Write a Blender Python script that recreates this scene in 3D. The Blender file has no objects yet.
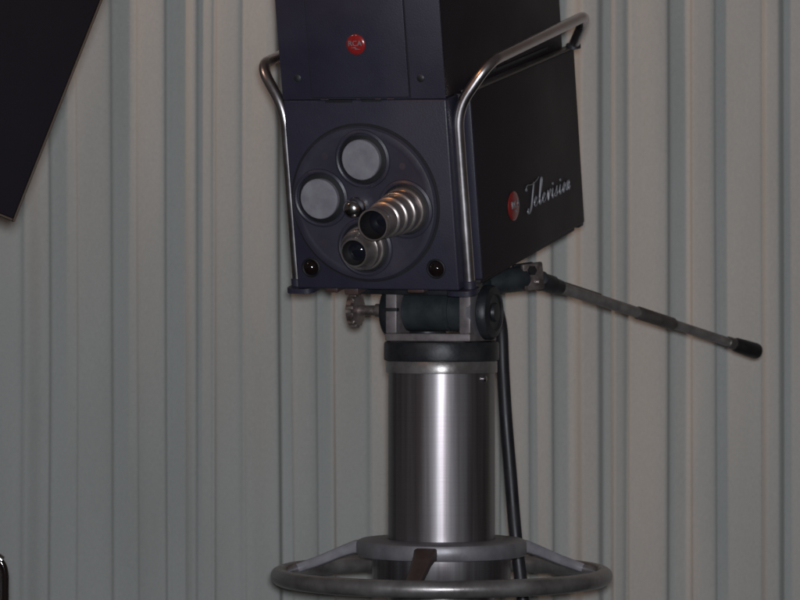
import bpy, bmesh, math, random
from mathutils import Vector, Matrix, noise

random.seed(7)
scene = bpy.context.scene
COL = scene.collection
PI = math.pi

# ------------------------------------------------------------------ materials
def new_mat(name):
    m = bpy.data.materials.new(name)
    m.use_nodes = True
    nt = m.node_tree
    return m, nt, nt.nodes['Principled BSDF']

def noise_tex(nt, scale, detail=4.0, rough=0.6, stretch=None):
    tc = nt.nodes.new('ShaderNodeTexCoord')
    n = nt.nodes.new('ShaderNodeTexNoise')
    n.inputs['Scale'].default_value = scale
    n.inputs['Detail'].default_value = detail
    n.inputs['Roughness'].default_value = rough
    if stretch:
        mp = nt.nodes.new('ShaderNodeMapping')
        mp.inputs['Scale'].default_value = stretch
        nt.links.new(tc.outputs['Object'], mp.inputs['Vector'])
        nt.links.new(mp.outputs['Vector'], n.inputs['Vector'])
    else:
        nt.links.new(tc.outputs['Object'], n.inputs['Vector'])
    return n

def ramp(nt, src, p0, c0, p1, c1):
    r = nt.nodes.new('ShaderNodeValToRGB')
    r.color_ramp.elements[0].position = p0
    r.color_ramp.elements[0].color = (*c0, 1)
    r.color_ramp.elements[1].position = p1
    r.color_ramp.elements[1].color = (*c1, 1)
    nt.links.new(src, r.inputs['Fac'])
    return r

def add_bump(nt, b, src, strength, dist):
    bp = nt.nodes.new('ShaderNodeBump')
    bp.inputs['Strength'].default_value = strength
    bp.inputs['Distance'].default_value = dist
    nt.links.new(src, bp.inputs['Height'])
    nt.links.new(bp.outputs['Normal'], b.inputs['Normal'])

def mat(name, c0, c1=None, rough=(0.4, 0.55), metal=0.0, scale=12.0, stretch=None,
        bump=None, spec=0.5, coat=0.0):
    m, nt, b = new_mat(name)
    c1 = c1 or c0
    n = noise_tex(nt, scale, stretch=stretch)
    r = ramp(nt, n.outputs['Fac'], 0.35, c0, 0.68, c1)
    nt.links.new(r.outputs['Color'], b.inputs['Base Color'])
    mr = nt.nodes.new('ShaderNodeMapRange')
    mr.inputs['From Min'].default_value = 0.3
    mr.inputs['From Max'].default_value = 0.7
    mr.inputs['To Min'].default_value = rough[0]
    mr.inputs['To Max'].default_value = rough[1]
    nt.links.new(n.outputs['Fac'], mr.inputs['Value'])
    nt.links.new(mr.outputs['Result'], b.inputs['Roughness'])
    b.inputs['Metallic'].default_value = metal
    b.inputs['Specular IOR Level'].default_value = spec
    b.inputs['Coat Weight'].default_value = coat
    if bump:
        bn = noise_tex(nt, bump[0], detail=2.0)
        add_bump(nt, b, bn.outputs['Fac'], bump[1], bump[2])
    return m

M = {}
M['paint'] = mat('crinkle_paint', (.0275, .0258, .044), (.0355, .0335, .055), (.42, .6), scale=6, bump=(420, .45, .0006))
M['paint_shaded'] = mat('crinkle_paint_shaded', (.0125, .0085, .0120), (.019, .0135, .0175), (.48, .64), scale=5, bump=(420, .4, .0006))  # same body paint, with the shade of the side walls put into its colour
M['turret'] = mat('turret_paint', (.038, .0355, .053), (.047, .044, .063), (.36, .5), scale=14, bump=(420, .25, .0005))
M['groove'] = mat('groove_black', (.008, .008, .010), (.012, .012, .014), (.5, .7), scale=20)
M['cap'] = mat('dull_aluminium', (.265, .25, .285), (.32, .31, .34), (.5, .7), metal=.3, scale=38, bump=(300, .3, .0005))
M['chrome'] = mat('polished_steel', (.60, .58, .58), (.72, .70, .70), (.16, .26), metal=1, scale=25)
M['lens_metal'] = mat('lens_barrel_steel', (.42, .37, .35), (.54, .48, .46), (.25, .38), metal=.85, scale=40)
M['rail'] = mat('rail_steel', (.62, .58, .59), (.72, .68, .69), (.26, .38), metal=1, scale=18)
M['knob_metal'] = mat('worn_pot_metal', (.20, .16, .15), (.38, .32, .30), (.35, .6), metal=.8, scale=60)
M['steel_grey'] = mat('grey_hammered_steel', (.22, .21, .225), (.29, .28, .30), (.38, .52), metal=.45, scale=30, bump=(160, .12, .001))
M['ring'] = mat('worn_brown_ring', (.20, .185, .18), (.36, .34, .335), (.25, .45), metal=.65, scale=17, bump=(120, .15, .001))
M['spoke'] = mat('bare_spoke_steel', (.30, .29, .32), (.42, .41, .44), (.38, .5), metal=.4, scale=26)
M['silver'] = mat('silver_letter', (.24, .24, .26), (.33, .33, .35), (.4, .5), metal=.3, scale=40)
M['faint'] = mat('faint_brown_plug', (.045, .036, .050), (.055, .042, .054), (.45, .6), scale=40)
M['brown'] = mat('brown_enamel', (.065, .040, .036), (.095, .060, .053), (.35, .5), scale=30)
M['teal_iron'] = mat('dark_teal_casting', (.028, .034, .038), (.046, .053, .058), (.38, .55), metal=.2, scale=22, bump=(200, .2, .001))
M['dark_iron'] = mat('dark_iron', (.022, .024, .028), (.04, .04, .045), (.35, .55), metal=.3, scale=30, bump=(200, .2, .001))
M['yoke'] = mat('worn_grey_yoke', (.17, .145, .15), (.25, .22, .22), (.4, .6), metal=.35, scale=45)
M['rod'] = mat('brushed_rod', (.17, .155, .145), (.27, .245, .23), (.34, .5), metal=.35, scale=40, stretch=(1, 1, 1))
M['rod_dark'] = mat('dark_rod_sleeve', (.105, .090, .084), (.15, .13, .122), (.4, .55), metal=.5, scale=40)
M['rubber'] = mat('black_rubber', (.012, .011, .012), (.018, .017, .018), (.45, .6), scale=30)
M['cable'] = mat('cable_sheath', (.013, .012, .016), (.02, .018, .022), (.4, .5), scale=30)
M['lamp_glass'] = mat('black_glass', (.010, .006, .006), (.014, .008, .008), (.06, .1), scale=5, coat=.6)
M['glass'] = mat('lens_glass', (.008, .009, .014), (.012, .013, .02), (.04, .07), scale=5, coat=1.0)
M['red'] = mat('red_enamel', (.29, .018, .018), (.36, .025, .023), (.2, .3), scale=20, coat=.5)
M['red_dark'] = mat('dark_red_enamel', (.21, .018, .016), (.27, .025, .021), (.25, .35), scale=20, coat=.4)
M['flag'] = mat('black_flag_cloth', (.0092, .0072, .0100), (.0125, .0098, .0130), (.8, .9), scale=20, bump=(600, .2, .0006), spec=.15)
M['flag_edge'] = mat('brown_edge_binding', (.045, .028, .018), (.065, .04, .026), (.6, .75), scale=20)
M['floor'] = mat('studio_floor', (.045, .038, .034), (.07, .06, .054), (.35, .55), scale=3)

def brushed_column():
    m, nt, b = new_mat('brushed_steel_column')
    n = noise_tex(nt, 1.0, detail=3, stretch=(6, 6, 900))          # fine turned rings round the tube
    r = ramp(nt, n.outputs['Fac'], .3, (.35, .335, .345), .72, (.38, .365, .375))
    refl_streaks = noise_tex(nt, 1.0, detail=5, stretch=(48, 48, 1.2))              # vertical streaks painted in for the banded reflections
    mx = nt.nodes.new('ShaderNodeMix'); mx.data_type = 'RGBA'; mx.blend_type = 'MULTIPLY'
    mx.inputs['Factor'].default_value = .8
    r2 = ramp(nt, refl_streaks.outputs['Fac'], .36, (.46, .41, .42), .64, (1, 1, 1))
    nt.links.new(r.outputs['Color'], mx.inputs['A']); nt.links.new(r2.outputs['Color'], mx.inputs['B'])
    nt.links.new(mx.outputs['Result'], b.inputs['Base Color'])
    b.inputs['Metallic'].default_value = 1
    b.inputs['Roughness'].default_value = .30
    add_bump(nt, b, n.outputs['Fac'], .05, .0006)
    b2 = nt.nodes.new('ShaderNodeBsdfPrincipled')
    nt.links.new(mx.outputs['Result'], b2.inputs['Base Color'])
    b2.inputs['Metallic'].default_value = 1; b2.inputs['Roughness'].default_value = .62
    ms = nt.nodes.new('ShaderNodeMixShader'); ms.inputs['Fac'].default_value = .5
    nt.links.new(b.outputs['BSDF'], ms.inputs[1]); nt.links.new(b2.outputs['BSDF'], ms.inputs[2])
    nt.links.new(ms.outputs['Shader'], nt.nodes['Material Output'].inputs['Surface'])
    return m
M['column'] = brushed_column()

def curtain_cloth():
    m, nt, b = new_mat('curtain_cloth')
    n = noise_tex(nt, 5, detail=5, stretch=(1, 1, .25))
    r = ramp(nt, n.outputs['Fac'], .3, (.402, .411, .391), .7, (.452, .461, .441))
    sl = noise_tex(nt, 1.0, detail=2, stretch=(420, 420, 150))          # slubs of the weave
    rs = ramp(nt, sl.outputs['Fac'], .3, (.88, .88, .89), .7, (1, 1, .99))
    mx = nt.nodes.new('ShaderNodeMix'); mx.data_type = 'RGBA'; mx.blend_type = 'MULTIPLY'; mx.inputs['Factor'].default_value = 1
    nt.links.new(r.outputs['Color'], mx.inputs['A']); nt.links.new(rs.outputs['Color'], mx.inputs['B'])
    nt.links.new(mx.outputs['Result'], b.inputs['Base Color'])
    b.inputs['Roughness'].default_value = .85
    b.inputs['Specular IOR Level'].default_value = .2
    b.inputs['Sheen Weight'].default_value = .1
    w = noise_tex(nt, 700, detail=2)
    add_bump(nt, b, w.outputs['Fac'], .3, .0006)
    return m
M['curtain'] = curtain_cloth()

# ------------------------------------------------------------------ mesh tools
def frame_of(d):
    d = Vector(d).normalized()
    a = Vector((0, 0, 1)) if abs(d.z) < .9 else Vector((1, 0, 0))
    x = d.cross(a).normalized(); y = d.cross(x).normalized()
    return x, y, d

def box(bm, x0, x1, y0, y1, z0, z1, bev=.003, seg=2, mtx=None):
    t = bmesh.new()
    r = bmesh.ops.create_cube(t, size=1)
    for v in t.verts:
        v.co = Vector(((x0 + x1) / 2 + v.co.x * (x1 - x0), (y0 + y1) / 2 + v.co.y * (y1 - y0), (z0 + z1) / 2 + v.co.z * (z1 - z0)))
    if bev:
        bmesh.ops.bevel(t, geom=t.edges[:] , offset=bev, segments=seg, profile=.5, affect='EDGES')
    if mtx is not None:
        bmesh.ops.transform(t, matrix=mtx, verts=t.verts)
    merge(bm, t)

def merge(bm, t):
    t.normal_update()
    me = bpy.data.meshes.new('tmp'); t.to_mesh(me); t.free()
    bm.from_mesh(me); bpy.data.meshes.remove(me)

def lathe(bm, prof, org, d, seg=48, close=True):
    """prof: (radius, height along d)"""
    x, y, z = frame_of(d); o = Vector(org)
    rings = []
    for (r, h) in prof:
        if r < 1e-6:
            rings.append([bm.verts.new(o + z * h)])
        else:
            rings.append([bm.verts.new(o + z * h + (x * math.cos(2 * PI * k / seg) + y * math.sin(2 * PI * k / seg)) * r) for k in range(seg)])
    for A, B in zip(rings, rings[1:]):
        if len(A) == 1 and len(B) == 1: continue
        for k in range(seg):
            k2 = (k + 1) % seg
            if len(A) == 1: bm.faces.new((A[0], B[k], B[k2]))
            elif len(B) == 1: bm.faces.new((A[k], B[0], A[k2]))
            else: bm.faces.new((A[k], B[k], B[k2], A[k2]))
    if close:
        for R in (rings[0], rings[-1]):
            if len(R) > 1: bm.faces.new(R)

def smooth_path(pts, n=8, closed=False):
    P = [Vector(p) for p in pts]; out = []
    N = len(P)
    for i in range(N if closed else N - 1):
        p1, p2 = P[i], P[(i + 1) % N]
        p0 = P[i - 1] if (i > 0 or closed) else p1 * 2 - p2
        p3 = P[(i + 2) % N] if (i + 2 < N or closed) else p2 * 2 - p1
        for k in range(n):
            t = k / n
            out.append(.5 * ((2 * p1) + (p2 - p0) * t + (2 * p0 - 5 * p1 + 4 * p2 - p3) * t * t + (3 * p1 - p0 - 3 * p2 + p3) * t ** 3))
    if not closed: out.append(P[-1])
    return out

def fillet_path(pts, rad, n=8):
    """straight runs joined by rounded bends"""
    P = [Vector(p) for p in pts]; out = [P[0]]
    for i in range(1, len(P) - 1):
        r = rad[i - 1] if isinstance(rad, (list, tuple)) else rad
        a = (P[i - 1] - P[i]); b = (P[i + 1] - P[i])
        ra = min(r, a.length * .49); rb = min(r, b.length * .49)
        A = P[i] + a.normalized() * ra; B = P[i] + b.normalized() * rb
        for k in range(n + 1):
            t = k / n
            out.append(A * (1 - t) ** 2 + P[i] * 2 * t * (1 - t) + B * t * t)
    out.append(P[-1])
    return out

def tube(bm, pts, r, seg=14, closed=False, radii=None):
    P = [Vector(p) for p in pts]; N = len(P)
    tang = []
    for i in range(N):
        a = P[i - 1] if (i > 0 or closed) else P[i]
        b = P[(i + 1) % N] if (i < N - 1 or closed) else P[i]
        tang.append((b - a).normalized())
    x, y, _ = frame_of(tang[0]); rings = []
    for i in range(N):
        t = tang[i]
        x = (x - t * x.dot(t)).normalized(); y = t.cross(x)
        rr = radii[i] if radii else r
        rings.append([bm.verts.new(P[i] + (x * math.cos(2 * PI * k / seg) + y * math.sin(2 * PI * k / seg)) * rr) for k in range(seg)])
    pairs = list(zip(rings, rings[1:]))
    for A, B in pairs:
        for k in range(seg):
            bm.faces.new((A[k], A[(k + 1) % seg], B[(k + 1) % seg], B[k]))
    if closed:
        A, B = rings[-1], rings[0]
        off = min(range(seg), key=lambda s: (A[0].co - B[s].co).length)
        for k in range(seg):
            bm.faces.new((A[k], A[(k + 1) % seg], B[(k + 1 + off) % seg], B[(k + off) % seg]))
    else:
        bm.faces.new(rings[0][::-1]); bm.faces.new(rings[-1])

def obj(name, bm, m, parent=None, smooth=True, offset=None, angle=35):
    if offset is not None:
        bmesh.ops.translate(bm, vec=-Vector(offset), verts=bm.verts)
    bmesh.ops.recalc_face_normals(bm, faces=bm.faces)
    if smooth:
        for f in bm.faces: f.smooth = True
        for e in bm.edges:
            if len(e.link_faces) == 2 and e.calc_face_angle(0) > math.radians(angle): e.smooth = False
    me = bpy.data.meshes.new(name); bm.to_mesh(me); bm.free()
    me.materials.append(m)
    o = bpy.data.objects.new(name, me); COL.objects.link(o)
    if parent: o.parent = parent
    return o

def thing(name, label, cat, loc=(0, 0, 0), mtx=None):
    o = bpy.data.objects.new(name, None); COL.objects.link(o)
    o.empty_display_size = .1
    if mtx is not None: o.matrix_world = mtx
    else: o.location = loc
    o['label'] = label; o['category'] = cat
    return o

def text_mesh(bm, body, size, depth, mtx):
    cu = bpy.data.curves.new('txt', 'FONT')
    cu.body = body; cu.size = size; cu.extrude = depth; cu.align_x = 'CENTER'; cu.align_y = 'CENTER'
    cu.resolution_u = 4
    ob = bpy.data.objects.new('txt', cu); COL.objects.link(ob)
    bpy.context.view_layer.update()
    dg = bpy.context.evaluated_depsgraph_get()
    me = bpy.data.meshes.new_from_object(ob.evaluated_get(dg))
    t = bmesh.new(); t.from_mesh(me)
    bmesh.ops.transform(t, matrix=mtx, verts=t.verts)
    merge(bm, t)
    bpy.data.objects.remove(ob); bpy.data.curves.remove(cu); bpy.data.meshes.remove(me)

# ------------------------------------------------------------------ camera of the photograph
EYE = 1.5
F = 3400.0                                             # focal length in photo pixels (800 px wide)
cam = bpy.data.cameras.new('camera'); cam_o = bpy.data.objects.new('camera', cam); COL.objects.link(cam_o)
cam_o.location = (0, 0, EYE); cam_o.rotation_euler = (PI / 2, 0, 0)
cam.sensor_width = 36; cam.lens = 36 * F / 800; cam.shift_y = -.0125
cam.clip_start = .05; cam.clip_end = 100
cam.dof.use_dof = True; cam.dof.focus_distance = 5.15; cam.dof.aperture_fstop = 9.0
scene.camera = cam_o

# ------------------------------------------------------------------ floor
bm = bmesh.new()
for v in ((-6, -2, 0), (6, -2, 0), (6, 9, 0), (-6, 9, 0)): bm.verts.new(v)
bm.faces.new(bm.verts)
fl = obj('floor', bm, M['floor'], smooth=False); fl['kind'] = 'structure'

# ------------------------------------------------------------------ curtain
CY = 6.6
def build_curtain():
    # measured folds across the width: (start, end, kind, stand-out in m); p = standing pleat, r = recessed strip, s = soft wide roll
    B = [(-240, -200, 'p', .05), (-200, -172, 'r', 0), (-172, -120, 'p', .055), (-120, -98, 'r', 0), (-98, -44, 's', .05), (-44, -20, 'r', .004),
         (-20, 24, 's', .042), (24, 51, 's', .040), (51, 78, 'r', 0), (78, 113, 'p', .046), (113, 138, 'r', .0), (138, 168, 'p', .046), (168, 187, 'r', .008),
         (187, 199, 'p', .020), (199, 217, 's', .016), (217, 246, 's', .034), (246, 282, 's', .044), (282, 294, 'r', -.01),
         (294, 319, 'p', .042), (319, 336, 'r', .010), (336, 372, 's', .045), (372, 398, 's', .04), (398, 420, 'r', 0), (420, 452, 'p', .045),
         (452, 470, 'r', .002), (470, 500, 'p', .04), (500, 530, 's', .04), (530, 553, 's', .042), (553, 578, 'r', 0), (578, 603, 'p', .046), (603, 613, 'r', .012),
         (613, 629, 'p', .036), (629, 669, 's', .05), (669, 690, 'r', .002), (690, 716, 'p', .042), (716, 762, 's', .014), (762, 784, 'p', .036),
         (784, 822, 's', .012), (822, 850, 'p', .045), (850, 872, 'r', 0), (872, 930, 's', .05), (930, 950, 'r', 0), (950, 1000, 'p', .05), (1000, 1040, 's', .03)]
    ext = random.Random(5)                             # the same cloth carries on to both sides of the view
    while B[0][0] > -760:
        w_ = ext.uniform(22, 52); k_ = 'r' if B[0][2] == 'p' else ext.choice('ppm')
        if k_ == 'r': w_ = ext.uniform(18, 28)
        B.insert(0, (B[0][0] - w_, B[0][0], k_, 0 if k_ == 'r' else ext.uniform(.036, .05)))
    while B[-1][1] < 1560:
        w_ = ext.uniform(22, 52); k_ = 'r' if B[-1][2] in 'pm' else ext.choice('ppm')
        if k_ == 'r': w_ = ext.uniform(18, 28)
        B.append((B[-1][1], B[-1][1] + w_, k_, 0 if k_ == 'r' else ext.uniform(.036, .05)))
    prof = []                                          # (x px, depth toward the viewer); pleats fold over the recesses beside them
    rng = random.Random(11)
    for (a, b, k, h) in B:
        w = b - a
        if a > 505: h *= .74
        if k == 'p' and (a in (578, 692, 762) or w > 45): k = 'q'
        if a == 613: k = 's'
        if a in (24, 246, 372, 500, 530, 629, 716): k = 'm'
        if k == 'p':
            h *= .64
            tl = rng.uniform(-.0035, .0035)
            prof += [(a + 3.6, .003), (a + 2.0, h * .30), (a + .6, h * .60), (a - .1, h * .86 - tl), (a - .2, h * .95 - tl), (a + .2, h * .985 - tl)]
            n = 14
            for i in range(n):
                t = (i + .5) / n * 2 - 1
                prof.append((a + .8 + (w - 3.2) * (i + .5) / n, h + tl * t + .0026 * (1 - abs(t) ** 4) - .0006))
            prof += [(b - .9, h * .97 + tl), (b + .2, h * .84 + tl), (b - .2, h * .62), (b - 1.6, h * .30), (b - 3.2, .003)]
        elif k == 'q':                                  # softer pleat with rounded shoulders, steeper on its left
            n = 26; e1 = rng.uniform(.8, 1.4); e2 = rng.uniform(3.5, 7)
            for i in range(n):
                u = w * (i + .5) / n
                f = min(1, u / e1); g = min(1, (w - u) / e2)
                f = f * f * (3 - 2 * f); g = g * g * (3 - 2 * g)
                prof.append((a + u, h * .62 * f * g + .002 * (1 - (2 * u / w - 1) ** 2)))
        elif k == 'm':                                  # drop that swells toward its right edge and hangs over the recess
            n = 24; lo = h * .30; hi = h * (.60 if w < 42 else .66)
            prof += [(a + .5, lo - .006), (a + .1, lo - .004), (a - .2, lo - .001)]
            for i in range(n):
                u = (i + .5) / n
                g = min(1, max(0, (u - .05) / .75)); g = g * g * (3 - 2 * g)
                prof.append((a + (w - 2.2) * u, lo + (hi - lo) * g))
            prof += [(b - .9, hi * .97), (b + .1, hi * .84), (b - .2, hi * .6), (b - 1.6, hi * .3), (b - 3.2, .003)]
        elif k == 's':
            sk = .3 if a == 629 else rng.uniform(-1, 1)
            d0 = h * .36 - sk * .006
            if a != 629: prof += [(a + .5, d0 - .007), (a + .1, d0 - .005), (a - .2, d0 - .001)]
            n = 22
            for i in range(n):
                t = (i + .5) / n * 2 - 1
                d = h * (.36 + .08 * (1 - abs(t) ** 2.4)) + (.005 * math.exp(-((t + .62) / .2) ** 2) if a == 629 else sk * .006 * t) - .0055 * math.exp(-((1 - t) * w / 2 / 2.6) ** 2)
                prof.append((a + w * (i + .5) / n, d))
        else:
            n = 10
            for i in range(n):
                t = (i + .5) / n * 2 - 1
                prof.append((a + 1 + (w - 2) * (i + .5) / n, h * .5 - .0012 * (1 - t * t) - .010 * abs(t) ** 9))
    for passes in range(6):                            # relax the section; the right-hand drop hangs softer
        new = [prof[0]]
        for i in range(1, len(prof) - 1):
            k = .2 if passes == 0 else ((.25 if passes < 4 else .2) if prof[i][0] > 505 or 215 < prof[i][0] < 282 else (.10 if passes == 1 else 0))
            new.append(tuple(k * prof[i - 1][c] + (1 - 2 * k) * prof[i][c] + k * prof[i + 1][c] for c in (0, 1)))
        prof = new + [prof[-1]]
    bm = bmesh.new(); rows = []
    zs = [0.02 + 3.2 * k / 96 for k in range(97)]
    for z in zs:
        row = []
        for i, (px, d) in enumerate(prof):
            x = (px - 400) / F * CY
            wob = noise.noise(Vector((x * 2.0, z * .7, 3.1))) * .006 + noise.noise(Vector((x * 8.0, z * .6, 6.4))) * .0085 - noise.noise(Vector((x * 8.0, 1.55 * .6, 6.4))) * .0085
            dep = d * (1 + .20 * noise.noise(Vector((x * 2.0, z * .7, 1.7)))) + .012 * noise.noise(Vector((x * 2.6, z * .45, 5.5))) + .0035 * noise.noise(Vector((x * 9, z * .7, 2.5)))
            row.append(bm.verts.new((x + wob, CY - dep, z)))
        rows.append(row)
    for A, Bq in zip(rows, rows[1:]):
        for i in range(len(A) - 1):
            bm.faces.new((A[i], A[i + 1], Bq[i + 1], Bq[i]))
    for f in bm.faces: f.smooth = True
    o = obj('curtain', bm, M['curtain'], angle=180)
    so = o.modifiers.new('cloth thickness', 'SOLIDIFY'); so.thickness = .0012; so.offset = 1
    o['label'] = 'pale grey pleated floor-length curtain hanging behind the studio camera'
    o['category'] = 'curtain'
build_curtain()

# ------------------------------------------------------------------ television camera
Rv = Vector((.91686677, -.39890502, -.01516909)); Fv = Vector((-.39279195, -.89473472, -.21251884)); Uv = Vector((-.07120252, -.20080976, .97703922))
O = Vector((-.05704, 5.32416, EYE + .29786))           # centre of the seam on the front face
W2, H, E, D1, L = .14, .3043, .0164, .0583, .5296
BASE = Vector((0, .27, -H))                            # body coordinates: x right, y back, z up from the seam
Mb = Matrix(((Rv.x, -Fv.x, Uv.x, 0), (Rv.y, -Fv.y, Uv.y, 0), (Rv.z, -Fv.z, Uv.z, 0), (0, 0, 0, 1)))
Mb.translation = O + Mb.to_3x3() @ BASE
tv = thing('television_camera', 'black box studio television camera with lens turret and steel carrying rails, on the pedestal', 'television camera', mtx=Mb)
def tvpart(name, bm, m, parent=None, **k): return obj(name, bm, m, parent or tv, offset=BASE, **k)

# lower housing: main case behind, narrower front block before it (the rails run in the corner notch)
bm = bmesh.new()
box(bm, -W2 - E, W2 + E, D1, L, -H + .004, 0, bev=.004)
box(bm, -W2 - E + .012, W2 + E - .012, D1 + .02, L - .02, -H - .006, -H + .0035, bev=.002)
case = tvpart('camera_body', bm, M['paint_shaded'])
# rolled edge flange at the front of each side wall
for s in (-1, 1):
    bm = bmesh.new()
    x = s * (W2 + E)
    box(bm, min(x - s * .013, x + s * .002), max(x - s * .013, x + s * .002), D1 - .006, D1 - .0005, -H + .008, -.006, bev=.002)
    tvpart('side_flange', bm, M['paint'])
# top ledge trim and bottom edge skid on the case
for s in (-1, 1):
    bm = bmesh.new()
    x = s * (W2 + E)
    box(bm, min(x - s * .016, x + s * .0025), max(x - s * .016, x + s * .0025), D1 + .002, L - .004, .0005, .0045, bev=.001)
    tvpart('ledge_trim', bm, M['rod_dark'])
for s in (-1, 1):
    x = s * (W2 + E - .012)
    bm = bmesh.new()
    box(bm, x - .007, x + .007, L - .016, L + .006, -H - .002, -H + .022, bev=.002)
    tvpart('rear_corner_bracket', bm, M['dark_iron'])

bm = bmesh.new()
box(bm, -W2, W2, 0, D1 - .0065, -H, .0002, bev=.0035, seg=3)
front = tvpart('front_panel', bm, M['paint'])
# scraped slots along the seam
for (a, b, z0, z1) in ((-.066, -.020, -.0040, .0005), (-.004, .030, -.0030, .0008)):
    bm = bmesh.new()
    box(bm, a, b, -.0010, .004, z0, z1, bev=.0003, seg=1)
    tvpart('seam_slot', bm, M['groove'])
for (a, b) in ((-.074, -.060), (-.012, -.006), (.020, .030), (.040, .052)):
    bm = bmesh.new()
    box(bm, a, b, -.0013, .002, .0006, .0018, bev=.0003, seg=1)
    tvpart('hinge_leaf', bm, M['brown'])

# upper housing (viewfinder) with its raised centre plate
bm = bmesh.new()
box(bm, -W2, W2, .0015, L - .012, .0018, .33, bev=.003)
vf = tvpart('viewfinder_housing', bm, M['paint_shaded'])
bm = bmesh.new()
box(bm, -W2 + .0005, W2 - .0005, -.0012, .0012, .0012, .328, bev=.0008)
vff = tvpart('front_plate', bm, M['paint'], vf)
bm = bmesh.new()
box(bm, -.0886, .0818, -.0018, -.0013, .0030, .324, bev=0)
tvpart('panel_gap', bm, M['groove'], vf)
bm = bmesh.new()
box(bm, -.0868, .0800, -.0050, -.0014, .0045, .322, bev=.0012)
tvpart('raised_panel', bm, M['paint'], vf)
for (x, z) in ((-.1104, .0356), (.1004, .0335), (-.1104, .29), (.1004, .29)):
    bm = bmesh.new()
    lathe(bm, [(.0062, 0), (.0062, .0012), (.0045, .0022), (0, .0026)], (x, -.0013, z), (0, -1, 0), seg=20)
    tvpart('screw', bm, M['dark_iron'], vf)
# slotted strip on the housing's right side, under the handle
bm = bmesh.new()
box(bm, W2 + .0005, W2 + .003, .10, .44, .010, .016, bev=.0008)
box(bm, W2 + .0005, W2 + .004, .18, .205, .012, .022, bev=.0008)
tvpart('side_strip', bm, M['dark_iron'], vf)

# front badge
def badge(name, org, nrm, up, right, r, m, txt, tsz, dome=.0022):
    bm = bmesh.new()
    lathe(bm, [(r * 1.06, 0), (r * 1.06, .0012), (r, .0020), (r * .8, .0020 + dome * .45), (r * .45, .0020 + dome * .85), (0, .0020 + dome)], org, nrm, seg=40)
    b = tvpart(name, bm, m)
    mt = Matrix((( right[0], up[0], nrm[0], org[0] + nrm[0] * (.0018 + dome)), (right[1], up[1], nrm[1], org[1] + nrm[1] * (.0018 + dome)),
                 (right[2], up[2], nrm[2], org[2] + nrm[2] * (.0018 + dome)), (0, 0, 0, 1)))
    bm = bmesh.new()
    text_mesh(bm, txt, tsz, .0009, mt @ Matrix.Translation((0, r * .12, 0)))
    # little lightning stroke under the letters
    q = [(-.55, -.30), (.10, -.22), (.02, -.36), (.60, -.50), (-.02, -.46), (.06, -.33)]
    lo = [bm.verts.new(mt @ Vector((x * r, y * r, -.0006))) for x, y in q]
    hi = [bm.verts.new(mt @ Vector((x * r, y * r, .0009))) for x, y in q]
    bm.faces.new(hi); bm.faces.new(lo[::-1])
    for i in range(6): bm.faces.new((lo[i], lo[(i + 1) % 6], hi[(i + 1) % 6], hi[i]))
    tvpart('lettering', bm, M['silver'], b, smooth=False)
    return b
b1 = badge('badge', (-.0035, -.0051, .0882), (0, -1, 0), (0, 0, 1), (1, 0, 0), .0152, M['red'], 'RCA', .0118)
b1['label'] = 'small bright red round badge on the front'
b2 = badge('badge', (W2 + E + .0002, .2077, -.2088), (1, 0, 0), (0, 0, 1), (0, 1, 0), .0225, M['red_dark'], 'RCA', .0165)
b2['label'] = 'darker red round badge on the side wall'

# script word on the side wall
def script_word():
    u = .0152; slant = .36
    G = {
     'e': ([(0, .35), (.45, .5), (.68, .82), (.42, 1.0), (.12, .68), (.16, .2), (.5, 0), (.9, .12), (1.15, .38)], 1.15),
     'l': ([(0, .38), (.42, 1.3), (.58, 2.4), (.42, 2.72), (.26, 2.3), (.22, .5), (.42, .02), (.72, .1), (.95, .38)], .95),
     'v': ([(0, .38), (.16, .95), (.3, .9), (.48, .05), (.62, .1), (.92, .95), (1.02, 1.0), (1.2, .8)], 1.2),
     'i': ([(0, .38), (.28, .98), (.24, .3), (.42, .0), (.7, .1), (.9, .38)], .9),
     's': ([(0, .2), (.42, .98), (.52, 1.0), (.44, .72), (.72, .3), (.5, .0), (.12, .08), (.6, .02), (1.05, .38)], 1.05),
     'o': ([(.0, .38), (.3, .9), (.5, 1.0), (.18, .6), (.3, .05), (.62, .15), (.78, .7), (.52, 1.0), (.8, .82), (1.1, .85)], 1.1),
     'n': ([(0, .7), (.16, .98), (.16, .05), (.3, .7), (.58, 1.0), (.72, .75), (.68, .2), (.86, 0), (1.2, .35)], 1.2)}
    bm = bmesh.new(); X = W2 + E + .0016
    y0, z0 = .2820, -.2270
    P = lambda a, b: (X, y0 + (a + slant * b) * u, z0 + b * u - .0022 * (a / 13))
    def stroke(pts, r):
        q = smooth_path([P(*p) for p in pts], 6)
        n = len(q)
        tube(bm, q, r, seg=8, radii=[r * (.55 + .45 * math.sin(PI * min(1, max(0, (i / (n - 1)) * .96 + .02)))) for i in range(n)])
    # capital T
    stroke([(.30, 2.62), (.16, 1.6), (.08, .5), (-.12, -.1), (-.6, -.42), (-1.0, -.2), (-.85, .1)], .0019)
    stroke([(-1.75, 2.05), (-1.95, 2.35), (-1.55, 2.62), (-.6, 2.5), (.3, 2.55), (1.2, 2.72), (1.7, 2.95)], .0009)
    lathe(bm, [(.0026, 0), (.0026, .002), (0, .003)], (W2 + E, *P(-1.75, 2.15)[1:]), (1, 0, 0), seg=14)
    cur = .78
    for ch in 'elevision':
        pts, adv = G[ch]
        stroke([(cur + a, b) for a, b in pts], .0019 if ch == 'l' else .00135)
        if ch == 'i':
            c = P(cur + .34, 1.48)
            lathe(bm, [(.0024, 0), (.0024, .0018), (0, .0026)], (W2 + E, c[1], c[2]), (1, 0, 0), seg=12)
        cur += adv * 1.19
    o = tvpart('script_lettering', bm, M['silver'])
script_word()

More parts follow.
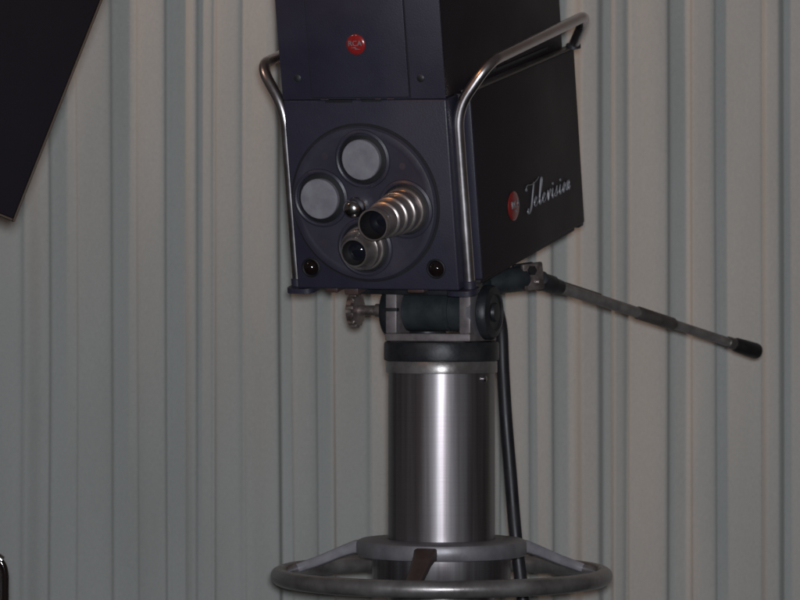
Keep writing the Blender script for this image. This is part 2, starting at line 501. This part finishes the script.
# lens turret
TC = Vector((-.0105, 0, -.1645)); TR = .1240
front_dir = (0, -1, 0)
bm = bmesh.new()
lathe(bm, [(TR + .0036, 0), (TR + .0036, .0010), (TR - .002, .0012), (TR - .002, 0)], TC, front_dir, seg=96, close=False)
tvpart('turret_groove', bm, M['groove'])
bm = bmesh.new()
lathe(bm, [(TR, .0003), (TR, .0045), (TR - .003, .0085), (TR - .010, .0105), (TR - .014, .0095), (TR - .018, .0090), (0, .0090)], TC, front_dir, seg=128)
turret = tvpart('lens_turret', bm, M['turret'])
ports = {'cap1': (-.005, -.0926), 'cap2': (-.0821, -.1553), 'long': (.0615, -.1725), 'short': (-.0120, -.2340)}
for k, (x, z) in ports.items():                         # raised lip and dark well round every port
    bm = bmesh.new()
    lathe(bm, [(.0475, .0085), (.0465, .0120), (.0430, .0140), (.0405, .0125), (.0395, .0093)], (x, 0, z), front_dir, seg=64, close=False)
    tvpart('port_lip', bm, M['turret'], turret)
    bm = bmesh.new()
    lathe(bm, [(.0400, .0091), (.0385, .0096), (.0, .0096)], (x, 0, z), front_dir, seg=64, close=False)
    tvpart('port_well', bm, M['groove'], turret)
for k in ('cap1', 'cap2'):
    x, z = ports[k]
    bm = bmesh.new()
    r = .0322
    lathe(bm, [(r, .0093), (r, .0170), (r - .0012, .0184), (r - .004, .0186), (r * .5, .0183), (0, .0182)], (x, 0, z), front_dir, seg=64)
    tvpart('lens_cap', bm, M['cap'])
# small inset marks on the turret plate
for (x, z) in ((.062, -.104), (-.070, -.088), (.040, -.265), (-.082, -.228)):
    bm = bmesh.new()
    lathe(bm, [(.0055, .0088), (.0055, .0094), (0, .0096)], (x, 0, z), front_dir, seg=20)
    tvpart('inset_screw', bm, M['faint'], turret)
# centre knob
bm = bmesh.new()
lathe(bm, [(.0165, .0088), (.0165, .0105), (.0150, .0118), (.0140, .0150), (.0150, .0220), (.0152, .0265), (.0135, .0315), (.0095, .0350), (.0045, .0368), (0, .0371)],
      (-.0215, 0, -.1690), front_dir, seg=40)
tvpart('turret_knob', bm, M['chrome'], turret)
# long lens
x, z = ports['long']
bm = bmesh.new()
lathe(bm, [(.0365, .0095), (.0365, .018), (.0352, .020), (.0328, .0205), (.0328, .034), (.0340, .0352), (.0340, .045), (.0325, .0465), (.0300, .047), (.0300, .062), (.0312, .0632), (.0312, .071), (.0296, .0725), (.0274, .073),
           (.0274, .088), (.0285, .0892), (.0285, .096), (.0266, .0975), (.0250, .098), (.0244, .120), (.0254, .1215), (.0254, .1345), (.0246, .1358), (.0226, .1358), (.0222, .1340)], (x, 0, z), front_dir, seg=64, close=False)
ll = tvpart('long_lens', bm, M['lens_metal'])
bm = bmesh.new()
lathe(bm, [(.0220, .1352), (.0212, .112), (.0195, .105)], (x, 0, z), front_dir, seg=48, close=False)
tvpart('inner_barrel', bm, M['rubber'], ll)
bm = bmesh.new()
lathe(bm, [(.0206, .104), (.0180, .1068), (.0130, .1092), (.0070, .1107), (0, .1112)], (x, 0, z), front_dir, seg=48)
tvpart('lens_glass', bm, M['glass'], ll)
# short lens
x, z = ports['short']
bm = bmesh.new()
lathe(bm, [(.0355, 0.0095), (.0355, 0.0154), (.0342, 0.0171), (.0322, 0.0175), (.0318, 0.0259), (.0326, 0.0267), (.0322, 0.0330), (.0300, 0.0343), (.0272, 0.0385), (.0246, 0.0469), (.0236, 0.0523), (.0226, 0.0538), (.0204, 0.0538), (.0200, 0.0523)], (x, 0, z), front_dir, seg=64, close=False)
sl = tvpart('short_lens', bm, M['lens_metal'])
bm = bmesh.new()
lathe(bm, [(.0198, 0.0533), (.0186, 0.0488), (.0160, 0.0437), (.0140, 0.0410)], (x, 0, z), front_dir, seg=48, close=False)
tvpart('inner_barrel', bm, M['rubber'], sl)
bm = bmesh.new()
lathe(bm, [(.0156, 0.0406), (.0130, 0.0431), (.0085, 0.0454), (.0040, 0.0463), (0, 0.0465)], (x, 0, z), front_dir, seg=48)
tvpart('lens_glass', bm, M['glass'], sl)
# two dark domed tally lamps in the lower corners
for (x, z) in ((-.1130, -.2695), (.1035, -.2690)):
    bm = bmesh.new()
    lathe(bm, [(.0160, -.0002), (.0160, .0022), (.0142, .0034), (.0128, .0022)], (x, 0, z), front_dir, seg=40, close=False)
    bz = tvpart('tally_lamp', bm, M['groove'])
    bm = bmesh.new()
    lathe(bm, [(.0130, .0004), (.0122, .0045), (.0098, .0082), (.0055, .0106), (0, .0115)], (x, 0, z), front_dir, seg=40)
    tvpart('lamp_dome', bm, M['lamp_glass'], bz)

# carrying rails: up the front corner, flaring out, along the top, down to the rear
for s in (-1, 1):
    xr = .1475 if s > 0 else .1515
    pts = [(s * xr, .026, -.3000), (s * (xr - .001), .026, -.020), (s * .1975, .045, .0500), (s * .2050, .4680, .0640), (s * .1600, .5150, .0060)]
    q = fillet_path(pts, [.032, .034, .030], 10)
    bm = bmesh.new()
    tube(bm, q, .0090, seg=20)
    rail = tvpart('carrying_rail', bm, M['rail'])
    bm = bmesh.new()
    cx = s * .1390
    q = []
    for k in range(24):
        a = 2 * PI * k / 24
        q.append((cx + .0235 * math.copysign(abs(math.cos(a)) ** .6, math.cos(a)), .018 + .021 * math.copysign(abs(math.sin(a)) ** .6, math.sin(a))))
    lo = [bm.verts.new((a, b, -H - .0085)) for a, b in q]; hi = [bm.verts.new((a, b, -H - .0004)) for a, b in q]
    bm.faces.new(lo[::-1]); bm.faces.new(hi)
    for i in range(24): bm.faces.new((lo[i], lo[(i + 1) % 24], hi[(i + 1) % 24], hi[i]))
    lathe(bm, [(.0105, -H - .0006), (.0105, -.2945), (.0085, -.2925)], (s * xr, .026, 0), (0, 0, 1), seg=24)
    tvpart('rail_foot', bm, M['paint'], rail)
    bm = bmesh.new()
    lathe(bm, [(.0125, -.004), (.0125, .004), (.009, .006)], (s * .1600, .515, .0055), (0, 0, 1), seg=24)
    tvpart('rail_socket', bm, M['dark_iron'], rail)
# underside brackets showing as small tabs below the front edge
for (a, w, h) in ((-.086, .010, .009), (-.052, .012, .012), (.060, .014, .007)):
    bm = bmesh.new()
    box(bm, a - w, a + w, .012, .05, -H - h, -H - .0004, bev=.0015)
    tvpart('underside_tab', bm, M['brown'])

# ------------------------------------------------------------------ pedestal
AX, AY = (441.5 - 400) / F * 5.53, 5.53
ped = thing('pedestal', 'brushed steel column pedestal with a ring steering wheel, under the studio camera', 'pedestal', (AX, AY, 0))
zax = (0, 0, 1)
bm = bmesh.new(); lathe(bm, [(.0868, .12), (.0868, 1.372)], (0, 0, 0), zax, seg=128); obj('column', bm, M['column'], ped)
bm = bmesh.new(); lathe(bm, [(.0870, 1.3655), (.0905, 1.3660), (.0908, 1.368), (.0908, 1.3835), (.0900, 1.3850)], (0, 0, 0), zax, seg=96)
cr = obj('clamp_ring', bm, M['ring'], ped)
bm = bmesh.new(); lathe(bm, [(.0045, 0), (.0045, .004), (.003, .005), (0, .005)], (.0868 * math.sin(.88), -.0868 * math.cos(.88), 1.357), (math.sin(.88), -math.cos(.88), 0), seg=14)
obj('bolt', bm, M['chrome'], cr)
bm = bmesh.new()
lathe(bm, [(.0895, 1.3852), (.0930, 1.3862), (.0938, 1.389), (.0938, 1.412), (.0925, 1.4155), (.088, 1.4170), (.0, 1.4170)], (0, 0, 0), zax, seg=96)
obj('column_collar', bm, M['dark_iron'], ped)
# steering wheel
bm = bmesh.new()
lathe(bm, [(.0885, 1.0960), (.132, 1.0950), (.1370, 1.0925), (.1385, 1.089), (.1385, 1.073), (.1360, 1.0690), (.131, 1.0680), (.112, 1.0675)], (0, 0, 0), zax, seg=96, close=False)
hub = obj('hub', bm, M['steel_grey'], ped)
bm = bmesh.new()
lathe(bm, [(.1125, 1.0690), (.1125, 1.030), (.110, 1.026), (.0885, 1.025)], (0, 0, 0), zax, seg=96, close=False)
obj('hub_neck', bm, M['column'], hub)
bm = bmesh.new()
tube(bm, [(.2640 * math.cos(2 * PI * k / 128), .2640 * math.sin(2 * PI * k / 128), 1.0360) for k in range(128)], .0140, seg=20, closed=True)
obj('steering_ring', bm, M['ring'], ped)
def spoke(deg, m):
    a = math.radians(deg); c, s = math.cos(a), math.sin(a)
    st = [(.118, 1.0800, .0185, .0110), (.150, 1.0790, .0175, .0105), (.170, 1.0720, .0150, .0095), (.215, 1.0540, .0125, .0085), (.262, 1.0375, .0115, .0080)]
    bm = bmesh.new(); rings = []
    for (r, z, w, h) in st:
        rg = []
        for k in range(16):
            t = 2 * PI * k / 16
            u = w * math.copysign(abs(math.cos(t)) ** .28, math.cos(t)); v = h * math.copysign(abs(math.sin(t)) ** .28, math.sin(t))
            rg.append(bm.verts.new((r * c - u * s, r * s + u * c, z + v)))
        rings.append(rg)
    for A, B in zip(rings, rings[1:]):
        for k in range(16): bm.faces.new((A[k], A[(k + 1) % 16], B[(k + 1) % 16], B[k]))
    bm.faces.new(rings[0]); bm.faces.new(rings[-1][::-1])
    return obj('spoke', bm, m, ped, angle=50)
spoke(24, M['spoke']); spoke(157, M['spoke'])
sp = spoke(-101, M['brown']); sp['label'] = 'brown spoke facing the viewer'
# pedestal foot
bm = bmesh.new(); lathe(bm, [(.30, .05), (.32, .06), (.32, .10), (.28, .14), (.13, .19), (.10, .25), (.0875, .26)], (0, 0, 0), zax, seg=64); obj('base', bm, M['dark_iron'], ped)
for k in range(3):
    a = 2 * PI * k / 3 + .5
    bm = bmesh.new(); lathe(bm, [(.02, -.02), (.045, -.018), (.05, 0), (.045, .018), (.02, .02)], (.27 * math.cos(a), .27 * math.sin(a), .05), (-math.sin(a), math.cos(a), 0), seg=32); obj('caster', bm, M['rubber'], ped)

# ------------------------------------------------------------------ pan and tilt head
yaw = math.atan2(-Rv.y, Rv.x)
Mh = Matrix.Translation((AX, AY, 1.4174)) @ Matrix.Rotation(-yaw, 4, 'Z')
head = thing('tilt_head', 'dark cast friction tilt head with long handle, clamped between column and studio camera', 'tripod head', mtx=Mh)
ax = (1, 0, 0)
# yoke: base bar and two uprights
bm = bmesh.new()
box(bm, -.0745, .0745, -.060, .055, 0, .0125, bev=.002)
box(bm, -.0745, -.0545, -.058, .050, .0120, .0800, bev=.003)
box(bm, .0545, .0745, -.058, .050, .0120, .0800, bev=.003)
yk = obj('yoke', bm, M['yoke'], head)
bm = bmesh.new()
box(bm, -.076, -.053, -.0605, -.05, .0480, .0535, bev=.001)
obj('yoke_band', bm, M['groove'], yk)
bm = bmesh.new()
lathe(bm, [(.030, 0.0005), (.030, .003), (.024, .004), (0, .004)], (-.01, -.034, .0125), (0, 0, 1), seg=32)
obj('centre_bolt', bm, M['dark_iron'], yk)
bm = bmesh.new()
lathe(bm, [(.030, -.0540), (.0335, -.0520), (.0335, .020), (.0310, .022), (.0310, .026), (.0335, .028), (.0335, .0520), (.030, .0540)], (0, -.012, .0490), ax, seg=64)
obj('tilt_drum', bm, M['teal_iron'], head)
for s in (-1, 1):
    bm = bmesh.new()
    x0 = .0755 if s > 0 else .0765
    lathe(bm, [(.020, x0 - .001), (.040, x0), (.0445, x0 + .003), (.0445, x0 + .012), (.041, x0 + .017), (.030, x0 + .020), (.028, x0 + .0175), (.016, x0 + .0175), (.014, x0 + .022), (0, x0 + .023)], (0, 0, .0465), (s, 0, 0), seg=64)
    fd = obj('friction_disc', bm, M['dark_iron'], head)
    if s > 0:
        bm = bmesh.new()
        lathe(bm, [(.034, .0660), (.039, .0668), (.039, .0745), (.034, .0752)], (0, -.02, .0470), ax, seg=48)
        obj('washer', bm, M['steel_grey'], fd)
# tension knob with knurled rim
bm = bmesh.new()
N = 120; rings = []
for (r, h, kn) in ((.009, -.146, 0), (.020, -.146, 0), (.0255, -.147, .0), (.0278, -.149, .0018), (.0278, -.158, .0018), (.0255, -.160, 0), (.012, -.161, 0)):
    rings.append([bm.verts.new((h, (r + kn * (1 if (k // 4) % 2 else -1)) * math.cos(2 * PI * k / N), .0500 + (r + kn * (1 if (k // 4) % 2 else -1)) * math.sin(2 * PI * k / N))) for k in range(N)])
for A, B in zip(rings, rings[1:]):
    for k in range(N): bm.faces.new((A[k], A[(k + 1) % N], B[(k + 1) % N], B[k]))
bm.faces.new(rings[0]); bm.faces.new(rings[-1])
kn = obj('tension_knob', bm, M['knob_metal'], head)
bm = bmesh.new(); lathe(bm, [(.0085, -.147), (.0085, -.118), (.011, -.116), (.011, -.096)], (0, 0, .0490), ax, seg=24); obj('shaft', bm, M['knob_metal'], kn)
# platform carrying the studio camera: sloped like the camera's underside
inv = Mh.inverted()
Mt = inv @ Mb                                             # camera-base coordinates -> head coordinates
bm = bmesh.new()
box(bm, -.085, .085, -.175, .16, -.030, -.0075, bev=.004, mtx=Mt)
box(bm, -.050, .050, -.11, .05, -.075, -.028, bev=.006, mtx=Mt)
obj('tilt_platform', bm, M['dark_iron'], head)
# handle socket and pan handle (rod runs back to the operator, away to the right)
def H3(px, py, Y): return inv @ Vector(((px - 400) / F * Y, Y, EYE - (py - 290) / F * Y))
P0, P1 = H3(536, 279.5, 5.64), H3(757, 351.5, 6.02)
dv = (P1 - P0); Ld = dv.length; dv.normalize()
A0 = H3(497, 282, 5.60); A1 = H3(531, 277, 5.635)
ad = (A1 - A0); al = ad.length; ad = ad.normalized()
uz = (Vector((0, 0, 1)) - ad * ad.z).normalized(); ux = uz.cross(ad).normalized()
def basis(o): return Matrix(((ad.x, ux.x, uz.x, o.x), (ad.y, ux.y, uz.y, o.y), (ad.z, ux.z, uz.z, o.z), (0, 0, 0, 1)))
Bs = basis(A0)
bm = bmesh.new()
lathe(bm, [(.014, -.020), (.019, 0), (.0205, al * .30), (.0215, al * .72), (.019, al * .80)], A0, ad, seg=40)
so = obj('handle_socket', bm, M['teal_iron'], head)
for sgn in (-1, 1):                                      # two clamp lugs with a bolt through them
    bm = bmesh.new(); box(bm, al * .62, al * 1.22, sgn * .013 - .0045, sgn * .013 + .0045, -.021, .024, bev=.003, mtx=Bs)
    obj('clamp_lug', bm, M['knob_metal'] if sgn < 0 else M['dark_iron'], so)
bm = bmesh.new()
lathe(bm, [(.0085, -.022), (.0085, -.0185), (.0045, -.018), (.0045, .018), (.0085, .0185), (.0085, .023), (.006, .025), (0, .025)], Bs @ Vector((al * .86, 0, .012)), ux, seg=6)
obj('bolt', bm, M['rubber'], so)
bm = bmesh.new()
lathe(bm, [(.005, -.024), (.005, .024), (0, .0245)], Bs @ Vector((al * 1.05, 0, -.009)), -ux, seg=12)
obj('bolt', bm, M['chrome'], so)
bm = bmesh.new()
x_, y_, z_ = frame_of(dv)
lathe(bm, [(.010, -.012), (.0155, -.008), (.0170, .012), (.0150, .018), (.0150, .040), (.0130, .043), (.0120, .060), (.0105, .062)], P0, dv, seg=36)
lathe(bm, [(.006, -.0195), (.0075, -.019), (.0075, .019), (.006, .0195)], P0 + dv * .014, inv.to_3x3() @ Vector((.15, -.95, .2)), seg=24)
obj('handle_clamp', bm, M['dark_iron'], head)
bm = bmesh.new()
lathe(bm, [(.0098, .030), (.0100, .045), (.0092, Ld * .47), (.0084, Ld * .48), (.0082, Ld * .90)], P0, dv, seg=32)
rod = obj('pan_handle', bm, M['rod'], head)
up = (inv.to_3x3() @ Vector((0, 0, 1))); up = (up - dv * up.dot(dv)).normalized()
bm = bmesh.new()
lathe(bm, [(.0052, .040), (.0055, .042), (.0055, .155), (.0045, .157)], P0 + up * .0062, dv, seg=20)
obj('reinforcing_bar', bm, M['rod_dark'], rod)
bm = bmesh.new()
lathe(bm, [(.0095, Ld * .44), (.0112, Ld * .445), (.0110, Ld * .60), (.0090, Ld * .61), (.0072, Ld * .615)], P0, dv, seg=32)
obj('sleeve', bm, M['rod_dark'], rod)
bm = bmesh.new()
lathe(bm, [(.0072, Ld * .855), (.0100, Ld * .86), (.0104, Ld * .888), (.0085, Ld * .892)], P0, dv, seg=32)
obj('ferrule', bm, M['rod_dark'], rod)
bm = bmesh.new()
lathe(bm, [(.0090, Ld * .885), (.0125, Ld * .90), (.0138, Ld * .955), (.0142, Ld * .992), (.0130, Ld * 1.0), (0, Ld * 1.003)], P0, dv, seg=32)
obj('grip', bm, M['rubber'], rod)

# ------------------------------------------------------------------ cable hanging behind the column
def Wd(px, py, Y): return Vector(((px - 400) / F * Y, Y, EYE - (py - 290) / F * Y))
bm = bmesh.new()
q = smooth_path([Wd(486, 300, 5.74), Wd(495, 306, 5.74), Wd(501, 328, 5.72), Wd(503, 370, 5.71), Wd(506, 420, 5.70), Wd(510.5, 475, 5.70), Wd(515.5, 535, 5.70), Wd(523, 600, 5.69), Wd(532, 690, 5.69), Wd(535, 900, 5.70), Wd(545, 1080, 5.72)] , 10)
q += [Vector((.30, 5.78, .03)), Vector((.42, 5.86, .012)), Vector((.80, 6.1, .012))]
tube(bm, q, .0112, seg=16)
cb = obj('camera_cable', bm, M['cable'])
cb['label'] = 'thick black cable hanging down behind the right side of the column'; cb['category'] = 'cable'

# ------------------------------------------------------------------ black flag panel, upper left
YP = 4.9; sc = YP / F
C = Vector(((14 - 400) * sc, YP, EYE - (222 - 290) * sc))
e1 = Vector((88, 0, 222)).normalized(); e2 = Vector((-222, 0, 88)).normalized()
Mp = Matrix.Translation(C) @ Matrix.Rotation(math.radians(14), 4, 'Z') @ Matrix.Translation(-C) @ Matrix(((e2.x, 0, e1.x, C.x), (0, 1, 0, C.y), (e2.z, 0, e1.z, C.z), (0, 0, 0, 1)))
fp = thing('flag_panel', 'black rectangular panel tilted diagonally in the upper left corner, in front of the curtain', 'panel', mtx=Mp)
bm = bmesh.new(); box(bm, .004, .456, -.007, .007, .004, .616, bev=.002); obj('board', bm, M['flag'], fp)
bm = bmesh.new()
box(bm, 0, .0035, -.009, .009, 0, .62, bev=.001); box(bm, .0042, .460, -.009, .009, 0, .0035, bev=.001)
box(bm, .4565, .460, -.009, .009, .0042, .62, bev=.001); box(bm, .0042, .4560, -.009, .009, .6165, .62, bev=.001)
obj('edge_binding', bm, M['flag_edge'], fp)
bm = bmesh.new(); tube(bm, [(.23, 0, .6205), (.23, 0, 1.0)], .008, seg=16); obj('hanging_rod', bm, M['dark_iron'], fp)

# ------------------------------------------------------------------ rounded dark thing at the lower left margin
YC = 5.2; sc = YC / F
rc = thing('rounded_stand', 'dark rounded object with a bright glint peeking in at the bottom left edge', 'stand', ((-24 - 400) * sc, YC, 0))
T = EYE - (551 - 290) * sc; hw = 33 * sc
bm = bmesh.new()
q = fillet_path([(-hw + .006, 0, .02), (-hw + .006, 0, T - .006), (hw - .006, 0, T - .006), (hw - .006, 0, .02)], [.034, .034], 12)
tube(bm, q, .0058, seg=16); obj('frame', bm, M['lamp_glass'], rc)
bm = bmesh.new(); box(bm, -hw + .013, hw - .013, -.006, .006, T - .50, T - .018, bev=.005, seg=3); obj('insert_panel', bm, M['brown'], rc)
bm = bmesh.new(); lathe(bm, [(.005, -.006), (.0072, -.005), (.0072, .005), (.005, .006)], (hw - .0145, 0, T - .0115), (1, 0, -.75), seg=20); obj('chrome_clip', bm, M['chrome'], rc)
bm = bmesh.new(); box(bm, -hw - .03, hw + .03, -.12, .12, 0, .02, bev=.004); obj('foot', bm, M['dark_iron'], rc)

# ------------------------------------------------------------------ light
w = bpy.data.worlds.new('World'); scene.world = w; w.use_nodes = True
bg = w.node_tree.nodes['Background']
bg.inputs['Color'].default_value = (1.0, .86, .80, 1); bg.inputs['Strength'].default_value = .032

def look(o, t): o.rotation_euler = (Vector(t) - o.location).to_track_quat('-Z', 'Y').to_euler()
def lamp(name, kind, loc, col, energy, target=None, **kw):
    l = bpy.data.lights.new(name, kind); l.color = col; l.energy = energy
    for k, v in kw.items(): setattr(l, k, v)
    o = bpy.data.objects.new(name, l); COL.objects.link(o); o.location = loc
    if target: look(o, target)
    return o
# the photographer's small cool flash just above the lens
lamp('flash', 'SPOT', (.012, -.02, EYE + .045), (.90, .935, 1.0), 560, (.1, 6, EYE), shadow_soft_size=.045, spot_size=math.radians(32), spot_blend=.6)
# warm studio lamp high on the left, raking the curtain from above
lamp('studio_lamp', 'SPOT', (-3.8, 4.1, 4.7), (1.0, .66, .50), 425, (.2, 6.55, 2.55), shadow_soft_size=.2, spot_size=math.radians(36), spot_blend=1.0)

# small tungsten lamp, low power, up to the left: the orange glints on the rails and knobs
lamp('tungsten_lamp', 'SPOT', (-2.3, 2.9, 3.9), (1.0, .42, .12), 60, (0, 5.45, 1.75), shadow_soft_size=.12, spot_size=math.radians(15), spot_blend=.8)

scene.view_settings.view_transform = 'Standard'; scene.view_settings.look = 'None'
scene.view_settings.exposure = 0; scene.view_settings.gamma = 1
scene.render.filter_size = 2.9
scene.cycles.max_bounces = 6
